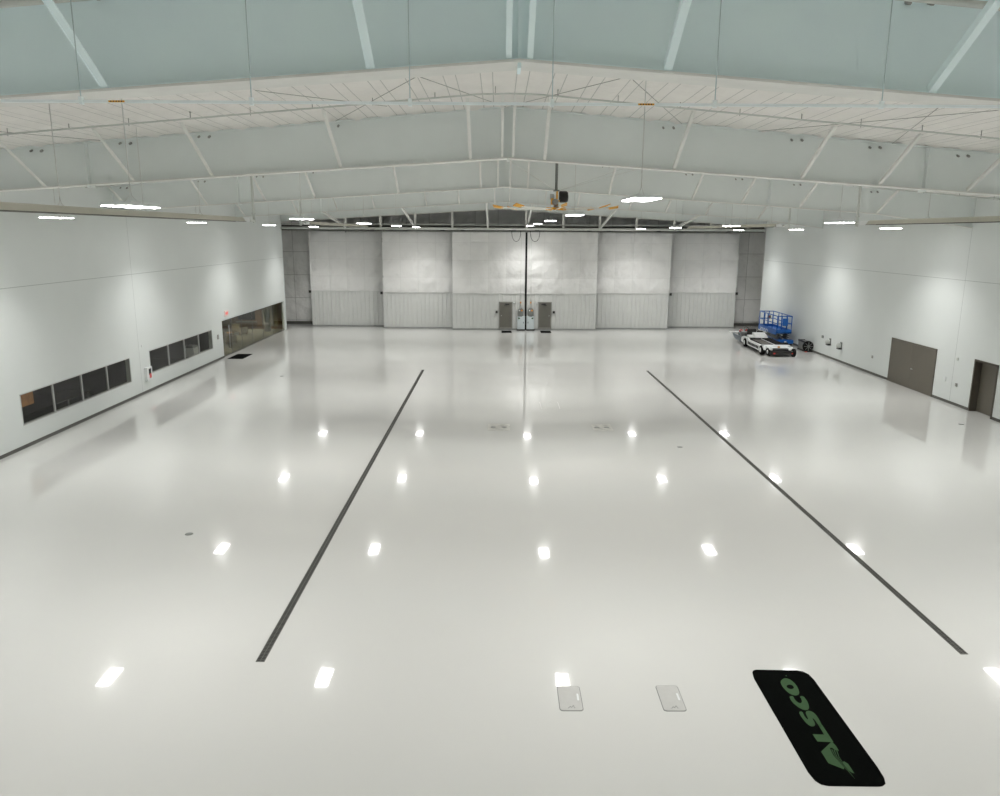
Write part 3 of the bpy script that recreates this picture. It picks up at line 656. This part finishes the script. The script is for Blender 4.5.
# small things on the right wall
tag(obj('wall_outlet', B((XR - .04, XR, 44.10, 44.25, .94, 1.10)), 'rod', bevel=.006), 'small dark outlet on the right wall beyond the brown double door', 'outlet')
tag(obj('wall_outlet', B((XR - .04, XR, 35.72, 35.86, .92, 1.08)), 'rod', bevel=.006), 'small dark outlet on the right wall between the two brown doors, lower one', 'outlet')
tag(obj('wall_outlet', B((XR - .04, XR, 36.68, 36.83, 1.02, 1.20)), 'white', bevel=.006), 'small white outlet on the right wall just before the double door', 'outlet')
tag(obj('wall_sensor', B((XR - .05, XR, 35.90, 36.02, 2.16, 2.30)), 'pipe', bevel=.006), 'small grey sensor on the right wall seam above the outlet', 'sensor')
tag(obj('wall_outlet', B((XR - .05, XR, 51.1, 51.35, 1.18, 1.36)), 'hinge', bevel=.006), 'small grey wall outlet nearest the black drum fan', 'outlet')
for y, z, lab in ((50.0, 1.0, 'grey hose reel on the right wall, larger one nearer the drum fan'), (48.35, .98, 'grey hose reel on the right wall, the one farther from the drum fan')):
    t = thing('hose_reel', lab, 'hose reel', (XR, y, z), 0, 'wall hose reels')
    obj('bracket', B((-.06, 0, -.10, .10, -.05, .32)), 'hinge', t, .01)
    bm = bmesh.new(); lathe(bm, [(.03, -.08), (.17, -.08), (.17, -.06), (.09, -.05), (.09, .05), (.17, .06), (.17, .08), (.03, .08)], 16, Matrix.Translation((-.15, 0, .08)) @ Matrix.Rotation(PI/2, 4, 'X')); obj('drum', bm, 'pipe', t)
    obj('tray', B((-.24, -.02, -.16, .16, -.14, -.04)), 'black', t, .01)
t = thing('drum_fan', 'silver and black drum fan standing on the floor against the right wall', 'floor fan', (21.78, 53.4, 0))
obj('shroud', B((-.24, .24, -.62, .55, .10, .68)), 'drumshell', t, .03); obj('handle_bar', B((-.26, -.20, -.5, .56, .62, .74), (-.22, .22, .5, .56, .66, .72)), 'black', t, .01)
bm = bmesh.new(); lathe(bm, [(.25, 0), (.36, 0), (.38, .07), (.36, .16), (.25, .18)], 28, Matrix.Translation((-.03, -.62, .39)) @ Matrix.Rotation(PI/2, 4, 'X')); obj('round_housing', bm, 'rubber', t)
bm = bmesh.new()
for k in range(8):
    a = 2 * PI * k / 8; bar(bm, (-.03 + .05*math.cos(a), -.81, .39 + .05*math.sin(a)), (-.03 + .3*math.cos(a), -.81, .39 + .3*math.sin(a)), .05, .03)
lathe(bm, [(.09, 0), (.07, .04)], 14, Matrix.Translation((-.03, -.80, .39)) @ Matrix.Rotation(PI/2, 4, 'X')); obj('fan_blades', bm, 'hinge', t)
obj('base_frame', B((-.26, .28, -.80, -.72, .0, .09), (-.26, .28, .5, .58, 0, .09), (-.26, -.2, -.8, .58, .03, .1), (.2, .26, -.8, .58, .03, .1)), 'black', t)
obj('red_foot', B((-.27, -.12, -.86, -.80, .0, .05)), 'red', t)

# ------------------------------------------------------------------ floor drains
def drain(xc, w, y0_, y1_, label, rz=0):
    t = thing('trench_drain', label, 'floor drain', (xc, y0_, 0), 0, 'long trench drains')
    L = y1_ - y0_; h = w / 2; t.rotation_euler.z = rz
    obj('channel', B((-h, h, 0, L, .001, .004)), 'rubber', t)
    obj('edge_frame', B((-h - .012, -h, -.012, L + .012, 0, .009), (h, h + .012, -.012, L + .012, 0, .009), (-h, h, -.012, 0, 0, .009), (-h, h, L, L + .012, 0, .009)), 'grate', t)
    bm = bmesh.new()
    for q in (-.5, 0, .5): bx(bm, q*w - .006, q*w + .006, 0, L, .004, .008)
    n = int(L / .052)
    for k in range(n): y = k * .052; bx(bm, -h, h, y, y + .024, .004, .0075)
    obj('grate', bm, 'grate', t)
drain(-4.507, .145, 13.12, 44.78, 'long dark slotted trench drain left of the floor centre', -.0017)
drain(9.18, .125, 13.47, 44.80, 'long dark slotted trench drain right of the floor centre', .0062)

# ------------------------------------------------------------------ floor hatches
def rrect(x0, x1, y0, y1, r, n=5):
    p = []
    for cx, cy, a0 in ((x1-r, y1-r, 0), (x0+r, y1-r, 90), (x0+r, y0+r, 180), (x1-r, y0+r, 270)):
        for k in range(n + 1): a = math.radians(a0 + 90*k/n); p.append((cx + r*math.cos(a), cy + r*math.sin(a)))
    return p
for x0_, x1_, y0_, y1_, lab in ((1.11, 1.50, 11.62, 12.33, 'square steel floor hatch left of the other, below a lamp reflection'), (2.90, 3.28, 11.62, 12.36, 'square steel floor hatch between the other hatch and the black mat')):
    t = thing('floor_hatch', lab, 'floor hatch', (x0_, y0_, 0), 0, 'steel floor hatches'); w_, l_ = x1_ - x0_, y1_ - y0_
    bm = bmesh.new(); prism(bm, rrect(-.012, w_ + .012, -.012, l_ + .012, .06), 0, .003); obj('rim', bm, 'hinge', t)
    bm = bmesh.new(); prism(bm, rrect(0, w_, 0, l_, .055), .003, .008); obj('cover', bm, 'plate', t)
    bm = bmesh.new(); prism(bm, rrect(w_ - .07, w_ - .035, l_*.40, l_*.68, .012), .008, .011); obj('lifting_slot', bm, 'white', t)
    bm = bmesh.new(); q = [(w_*.36, .06), (w_*.46, .11), (w_*.52, .08), (w_*.60, .14), (w_*.66, .06)]
    for a, b_ in zip(q, q[1:]): bar(bm, (*a, .009), (*b_, .009), .010, .002)
    obj('stamped_mark', bm, 'hinge', t)
for x0_, x1_, lab in ((-.39, .54, 'flat grey twin-bolt floor plate in mid floor, left one'), (4.03, 4.85, 'flat grey twin-bolt floor plate in mid floor, right one')):
    t = thing('floor_plate', lab, 'floor plate', (x0_, 30.58, 0), 0, 'grey floor plates'); w_ = x1_ - x0_
    bm = B((0, w_, 0, 1.1, 0, .004)); obj('plate', bm, 'plate_far', t)
    for k in (.24, .74):
        bm = bmesh.new(); lathe(bm, [(.12, .004), (.10, .012), (.04, .014)], 14, Matrix.Translation((w_*k, .58, 0))); obj('bolt_cover', bm, 'hinge', t)
for x, y, lab in ((-8.35, 19.38, 'small dark floor anchor alone on the left floor'), (7.05, 28.2, 'small dark floor anchor left of the right drain'), (20.2, 32.0, 'small dark scrap lying on the floor before the recessed door'), (-12.29, 42.6, 'tiny dark speck cover on the far left floor')):
    bm = bmesh.new(); lathe(bm, [(.11, 0), (.10, .01), (.05, .014)], 12); o = tag(obj('floor_anchor', bm, 'hinge'), lab, 'floor anchor', 'small floor covers'); o.location = (x, y, 0)
# thin outlines cut in the floor around small covers
def ring(name, x0_, x1_, y0_, y1_, lab):
    bm = B((x0_, x1_, y0_, y0_+.025, 0, .0015), (x0_, x1_, y1_-.025, y1_, 0, .0015), (x0_, x0_+.025, y0_, y1_, 0, .0015), (x1_-.025, x1_, y0_, y1_, 0, .0015)); tag(obj(name, bm, 'plate'), lab, 'floor cover')
ring('floor_cover', 2.05, 2.95, 34.6, 36.1, 'faint square cover outline in the floor between the two drains')
for nm, x0_, x1_, y0_, y1_, lab in (('floor_mat', .32, 1.16, 62.25, 63.72, 'black floor mat before the left walk-in door'), ('floor_mat', 3.58, 4.44, 62.30, 63.74, 'black floor mat before the right walk-in door'), ('floor_mat', -17.45, -16.45, 48.5, 50.55, 'black floor mat before the glass storefront')):
    bm = bmesh.new(); prism(bm, rrect(x0_, x1_, y0_, y1_, .03, 3), 0, .012); tag(obj(nm, bm, 'mat'), lab, 'floor mat', 'black door mats')

# ------------------------------------------------------------------ big logo mat
t = thing('logo_mat', 'large black rounded floor mat with green ALSCO lettering', 'floor mat', (0, 0, 0))
outline = [(4.80, 12.80), (4.84, 12.86), (4.90, 12.885), (5.66, 12.865), (5.76, 12.83), (5.83, 12.74), (5.86, 12.56), (5.885, 10.22), (5.87, 9.98), (5.83, 9.86), (5.76, 9.81), (5.70, 9.80), (4.96, 9.81), (4.86, 9.84), (4.80, 9.92), (4.768, 10.10), (4.765, 12.60)]
bm = bmesh.new(); prism(bm, outline[::-1], 0, .010); obj('mat', bm, 'mat', t)
def letter(name, polys, sm=True):
    bm = bmesh.new()
    for p in polys:
        q = smooth_poly(p, 2) if sm else p
        a = [bm.verts.new((x, y, .0125)) for x, y in q]; f = bm.faces.new(a)
        if f.normal.z < 0: f.normal_flip()
    bmesh.ops.triangulate(bm, faces=bm.faces, ngon_method='EAR_CLIP')
    g = bmesh.ops.extrude_face_region(bm, geom=bm.faces[:]); bmesh.ops.translate(bm, vec=(0, 0, -.0024), verts=[v for v in g['geom'] if isinstance(v, bmesh.types.BMVert)])
    obj(name, bm, 'green', t)
Oo = [(5.321, 12.604), (5.399, 12.588), (5.45, 12.484), (5.465, 12.342), (5.438, 12.169), (5.389, 12.078), (5.302, 12.059), (5.233, 12.127), (5.201, 12.26), (5.194, 12.388), (5.216, 12.507)]
# inner hole of the O: one polygon with a slit
hole = [(5.274, 12.365), (5.344, 12.405), (5.396, 12.377), (5.396, 12.307), (5.349, 12.256), (5.297, 12.26), (5.265, 12.302)]
oo, hh = smooth_poly(Oo, 2), smooth_poly(hole, 2)
def poly_with_hole(o_, h_):
    best = min(((i, j) for i in range(len(o_)) for j in range(len(h_))), key=lambda ij: (o_[ij[0]][0]-h_[ij[1]][0])**2 + (o_[ij[0]][1]-h_[ij[1]][1])**2)
    i, j = best; area = lambda p: sum(p[k][0]*p[(k+1)%len(p)][1] - p[(k+1)%len(p)][0]*p[k][1] for k in range(len(p)))
    if area(o_) * area(h_) > 0: h_ = h_[::-1]; j = len(h_) - 1 - j
    return o_[:i+1] + h_[j:] + h_[:j+1] + o_[i:]
letter('letter_o', [poly_with_hole(oo, hh)], False)
letter('letter_c', [[(5.21, 12.05), (5.28, 12.045), (5.268, 11.954), (5.283, 11.865), (5.326, 11.829), (5.367, 11.867), (5.393, 11.966), (5.389, 12.045), (5.459, 12.05), (5.471, 11.944), (5.46, 11.802), (5.419, 11.684), (5.359, 11.635), (5.296, 11.651), (5.24, 11.725), (5.202, 11.833), (5.191, 11.943)]])
letter('letter_s', [[(5.209, 11.602), (5.27, 11.602), (5.253, 11.494), (5.259, 11.412), (5.273, 11.381), (5.291, 11.402), (5.3, 11.515), (5.312, 11.577), (5.357, 11.624), (5.413, 11.62), (5.459, 11.557), (5.469, 11.423), (5.457, 11.271), (5.441, 11.196), (5.392, 11.176), (5.391, 11.281), (5.388, 11.382), (5.376, 11.416), (5.36, 11.402), (5.359, 11.311), (5.345, 11.241), (5.299, 11.195), (5.245, 11.201), (5.207, 11.28), (5.195, 11.411), (5.19, 11.514)]])
letter('letter_l', [[(5.391, 11.235), (5.457, 11.235), (5.457, 10.80), (5.418, 10.799), (5.203, 10.811), (5.199, 10.996), (5.385, 10.987)]], False)
letter('letter_a', [[(5.44, 10.795), (5.458, 10.70), (5.452, 10.585), (5.428, 10.598), (5.405, 10.60), (5.375, 10.66), (5.335, 10.66), (5.318, 10.48), (5.338, 10.36), (5.362, 10.20), (5.342, 10.16), (5.302, 10.192), (5.162, 10.298), (5.16, 10.566), (5.414, 10.795)], [(5.392, 10.33), (5.426, 10.339), (5.462, 10.287), (5.462, 10.072), (5.432, 10.085), (5.405, 10.13), (5.398, 10.222)]], False)
# wing feathers of the emblem: three thin curved strokes sweeping to a point
bm = bmesh.new()
for a, b_, c_ in (((5.352, 10.62), (5.338, 10.48), (5.366, 10.22)), ((5.385, 10.61), (5.362, 10.47), (5.380, 10.22)), ((5.418, 10.59), (5.388, 10.44), (5.392, 10.22))):
    pts = [a, b_, c_, (5.414, 9.945)]; cs = []
    for i in range(13):
        u = i / 12; k = u * 3; j = min(int(k), 2); f = k - j
        cs.append((pts[j][0]*(1-f)+pts[j+1][0]*f, pts[j][1]*(1-f)+pts[j+1][1]*f))
    for i in range(12):
        w = .016 * (1 - i / 13)
        (x0_, y0_), (x1_, y1_) = cs[i], cs[i+1]; w2 = .016 * (1 - (i+1) / 13)
        v = [bm.verts.new(p) for p in ((x0_-w/2, y0_, .0125), (x0_+w/2, y0_, .0125), (x1_+w2/2, y1_, .0125), (x1_-w2/2, y1_, .0125))]; bm.faces.new(v)
obj('wing_emblem', bm, 'green', t)
bm = bmesh.new(); lathe(bm, [(.012, .0105), (.012, .012)], 10, Matrix.Translation((5.39, 12.68, 0))); obj('trademark_dot', bm, 'green', t)

# ------------------------------------------------------------------ aircraft tug
t = thing('aircraft_tug', 'low white towbarless aircraft tug with black deck, seat and red lights', 'aircraft tug', (17.98, 50.3, 0), math.radians(-1.5))
def P2(name, bm, m, bev=0, parent=None): return obj(name, bm, m, parent or t, bev)
# two side rails, arched over the wheels
for s, x0_, x1_ in ((-1, .02, .17), (1, 1.80, 1.98)):
    bm = bmesh.new(); pts = [(.55, .40), (.6, .60), (1.6, .60), (1.7, .44), (5.6, .44), (5.9, .58), (5.95, .25), (5.25, .22), (5.15, .42), (4.55, .42), (4.40, .20), (1.50, .20), (1.38, .50), (.75, .50), (.66, .40)] if s > 0 else [(.55, .40), (.6, .60), (1.5, .62), (4.2, .60), (4.35, .70), (5.5, .70), (5.9, .58), (5.95, .25), (5.25, .22), (5.15, .50), (4.55, .50), (4.40, .20), (1.50, .20), (1.38, .50), (.75, .50), (.66, .40)]
    prism(bm, pts, x0_, x1_, to=lambda u, v, w: Vector((w, u, v)))
    P2('side_panel', bm, 'white', .012)
bm = bmesh.new()
for k in range(8): bx(bm, .0, .022, 1.75 + k*.32, 1.93 + k*.32, .30, .48)
P2('vent_louvres', bm, 'rubber')
P2('deck', B((.17, 1.96, 1.45, 5.3, .26, .595)), 'rubber')
P2('inner_deck', B((.36, .98, 1.8, 4.2, .595, .605)), 'jamb')
P2('rear_crossbar', B((.06, 1.95, .98, 1.26, .48, .66), (.27, 1.73, .62, .98, .50, .56)), 'white', .02)
P2('cradle_beam', B((.32, 2.02, .0, .24, .12, .36), (.5, 1.6, .24, .62, .2, .50)), 'black', .02)
P2('white_guide', B((1.06, 1.10, 1.3, 4.6, .595, .63)), 'white')
for x in (.30, 1.55): P2('cradle_arm', B((x, x + .16, .08, .98, .44, .58)), 'white', .02)
P2('tail_light', B((1.72, 1.9, -.02, .0, .20, .30)), 'red'); P2('tail_light', B((.50, .62, -.02, .0, .20, .28)), 'red')
P2('amber_lamp', B((.95, 1.10, .56, .62, .56, .64)), 'amber')
def wheel(x, y, r, w):
    bm = bmesh.new(); lathe(bm, [(r*.55, -w/2), (r*.9, -w/2), (r, -w/2 + .03), (r, w/2 - .03), (r*.9, w/2), (r*.55, w/2)], 24, Matrix.Translation((x, y, r)) @ Matrix.Rotation(PI/2, 4, 'Y')); wh = P2('wheel', bm, 'rubber')
    bm = bmesh.new(); lathe(bm, [(r*.15, -w/2 - .02), (r*.52, -w/2 - .01), (r*.55, -w/2 + .02), (r*.55, w/2)], 20, Matrix.Translation((x, y, r)) @ Matrix.Rotation(PI/2, 4, 'Y')); P2('wheel_rim', bm, 'white', parent=wh)
wheel(.06, 1.06, .32, .24); wheel(1.92, 1.06, .32, .24); wheel(.06, 4.85, .31, .22); wheel(1.92, 4.85, .31, .22)
wheel(.36, .55, .27, .18); wheel(1.90, .20, .27, .2)
# engine hood
bm = bmesh.new(); prism(bm, [(5.15, .50), (5.25, .72), (5.95, .92), (6.1, .90), (6.15, .5)], .85, 1.75, to=lambda u, v, w: Vector((w, u, v))); P2('engine_hood', bm, 'white', .04)
bm = bmesh.new(); prism(bm, [(5.4, .5), (5.5, .66), (6.0, .74), (6.1, .5)], .45, .85, to=lambda u, v, w: Vector((w, u, v))); P2('hood_step', bm, 'white', .03)
# cockpit
P2('cockpit_floor', B((.1, 1.9, 5.9, 7.5, .30, .50)), 'black')
st = P2('driver_seat', B((.55, 1.15, 6.30, 6.8, .55, .72)), 'seat', .04); P2('seat_back', B((.52, 1.18, 6.14, 6.32, .65, 1.14)), 'seat', .05, st)
P2('seat_back', B((1.25, 1.7, 6.18, 6.34, .55, 1.0)), 'seat', .05, st)
bm = B((.35, 1.5, 7.0, 7.35, .5, .82)); P2('dashboard', bm, 'pot', .03)
bm = bmesh.new(); pts = [(.62 + .17*math.cos(2*PI*k/16), 6.8 + .06*math.sin(2*PI*k/16), 1.05 + .15*math.sin(2*PI*k/16)) for k in range(17)]; tube(bm, pts, .018, 6); tube(bm, [(.62, 6.82, 1.05), (.62, 7.1, .85)], .02, 6); P2('steering_wheel', bm, 'black')
for x, y in ((.42, 7.5), (.90, 7.45)):
    bm = bmesh.new(); tube(bm, [(x, y, .5), (x, y, .76)], .02, 6); po = P2('lamp_post', bm, 'black'); bm = bmesh.new(); lathe(bm, [(.10, .74), (.13, .78), (.12, .92), (.05, .96)], 12, Matrix.Translation((x, y, 0))); P2('red_beacon', bm, 'red', parent=po)
P2('handrail', (lambda b: (tube(b, [(.12, 6.2, .6), (.12, 6.25, 1.0), (.12, 6.9, 1.0), (.12, 7.0, .6)], .02, 6), b)[1])(bmesh.new()), 'silver')
bm = bmesh.new(); prism(bm, [(7.3, .22), (8.15, .46), (8.25, .62), (8.0, .66), (7.35, .60)], .42, 1.58, to=lambda u, v, w: Vector((w, u, v))); P2('nose_bumper', bm, 'blue_dk', .02)
bm = bmesh.new(); prism(bm, [(5.98, .20), (7.4, .22), (8.15, .50), (8.15, .62), (5.98, .56)], .0, .10, to=lambda u, v, w: Vector((w, u, v))); P2('side_bumper', bm, 'blue_dk', .01)
P2('nose_plate', B((-.25, 1.9, 7.9, 8.3, .66, .70)), 'white', .01)

# ------------------------------------------------------------------ scissor lift
t = thing('scissor_lift', 'blue scissor lift parked lowered against the right wall behind the tug', 'scissor lift', (20.40, 55.3, 0), math.radians(-.4))
W_, L_, ZD, ZT = 1.12, 3.95, 1.05, 2.20
P2('chassis', B((.12, 1.25, .15, 3.6, .16, .42), (.3, 1.08, -.05, .15, .22, .5), (.05, 1.32, .0, .5, .2, .46)), 'blue', .03)
P2('entry_step', B((.5, .9, -.12, .0, .18, .30)), 'black', .01); P2('white_label', B((.62, .78, -.055, -.05, .30, .40)), 'white')
P2('axle_guard', B((.2, 1.2, .1, .4, .08, .2)), 'black')
for x in (.06, 1.22):
    for y in (.45, 2.75):
        bm = bmesh.new(); lathe(bm, [(.10, -.07), (.19, -.07), (.20, -.04), (.20, .04), (.19, .07), (.10, .07)], 18, Matrix.Translation((x + .03, y, .20)) @ Matrix.Rotation(PI/2, 4, 'Y')); P2('wheel', bm, 'rubber')
for x in (.28, 1.0):
    for k in range(3):
        z0_ = .48 + k * .15
        bm = bmesh.new(); bar(bm, (x, .35, z0_), (x, 2.9, z0_ + .13), .05, .08); bar(bm, (x + .06, 2.9, z0_), (x + .06, .35, z0_ + .13), .05, .08); P2('scissor_arm', bm, 'hinge')
P2('lift_cylinder', (lambda b: (tube(b, [(.66, .5, .5), (.66, 2.5, .85)], .06, 10), b)[1])(bmesh.new()), 'silver')
pf = P2('platform', B((0, W_, 0, L_, ZD - .08, ZD), (0, .035, 0, L_, ZD, ZD + .17), (W_ - .035, W_, 0, L_, ZD, ZD + .17), (0, W_, 0, .035, ZD - .1, ZD + .17), (0, W_, L_ - .035, L_, ZD, ZD + .17), (-.01, .01, 0, L_, ZD - .22, ZD + .02)), 'blue', .006)
bm = bmesh.new(); r = .034
for z in (ZD + .6, ZT):
    tube(bm, [(r, r, z), (W_ - r, r, z), (W_ - r, L_ - r, z), (r, L_ - r, z), (r, r, z)], r, 8)
for x in (r, W_ - r):
    for y in (r, 1.05, 2.1, 2.75, L_ - r): tube(bm, [(x, y, ZD), (x, y, ZT)], r, 8)
for x in (.37, .75):
    for y in (r, L_ - r): tube(bm, [(x, y, ZD), (x, y, ZT)], r, 8)
P2('guard_rail', bm, 'blue', parent=pf)
P2('document_box', B((.42, .80, -.02, .04, ZD + .45, ZT - .15)), 'blue', .01, pf)
P2('control_box', B((.12, .34, 2.3, 2.45, ZD + .75, ZD + 1.0)), 'blue_dk', .01, pf); P2('control_knob', B((.18, .26, 2.26, 2.3, ZD + .85, ZD + .93)), 'red', parent=pf)
bm = bmesh.new()
for k in range(7):   # white letter marks along the platform side, unreadable in the photo
    y = 3.45 - k * .27
    bx(bm, -.018, -.0105, y, y + .07, ZD - .17, ZD + .0)
    if k % 2 == 0: bx(bm, -.018, -.0105, y - .13, y, ZD - .17, ZD - .11)
    else: bx(bm, -.018, -.0105, y - .13, y, ZD - .06, ZD)
P2('white_lettering', bm, 'white', parent=pf)

# ------------------------------------------------------------------ camera, world, colour
cam = bpy.data.cameras.new('camera'); co = bpy.data.objects.new('camera', cam); C.objects.link(co)
cam.sensor_width = 36; cam.lens = 759.338 / 1000 * 36; cam.clip_end = 300
pi_, ya, ro = math.radians(12.239), math.radians(.208), math.radians(-.298)
# world -> camera: yaw about Z, pitch down, roll about the view axis
Rz = Matrix.Rotation(ya, 3, 'Z')
c, s = math.cos(pi_), math.sin(pi_)
# rows: right, up, forward after yaw
right = Vector((1, 0, 0)); fwd = Vector((0, c, -s)); up = Vector((0, s, c))
cr, sr = math.cos(ro), math.sin(ro)
right2 = right * cr - up * sr; up2 = right * sr + up * cr
inv = Rz.inverted()
right2, up2, fwd = inv @ right2, inv @ up2, inv @ fwd
mt = Matrix((right2, up2, -fwd)).transposed().to_4x4(); mt.translation = (0, 0, CAMH)
co.matrix_world = mt
sc.camera = co
w = bpy.data.worlds.new('world'); w.use_nodes = True; w.node_tree.nodes['Background'].inputs[0].default_value = (.5, .55, .6, 1); w.node_tree.nodes['Background'].inputs[1].default_value = .02; sc.world = w
sc.cycles.max_bounces = 10; sc.cycles.diffuse_bounces = 7; sc.cycles.glossy_bounces = 4; sc.cycles.transparent_max_bounces = 8
sc.cycles.sample_clamp_indirect = 6
sc.view_settings.view_transform = 'Standard'; sc.view_settings.look = 'None'; sc.view_settings.gamma = 1; sc.view_settings.use_curve_mapping = False
sc.view_settings.exposure = 0.0
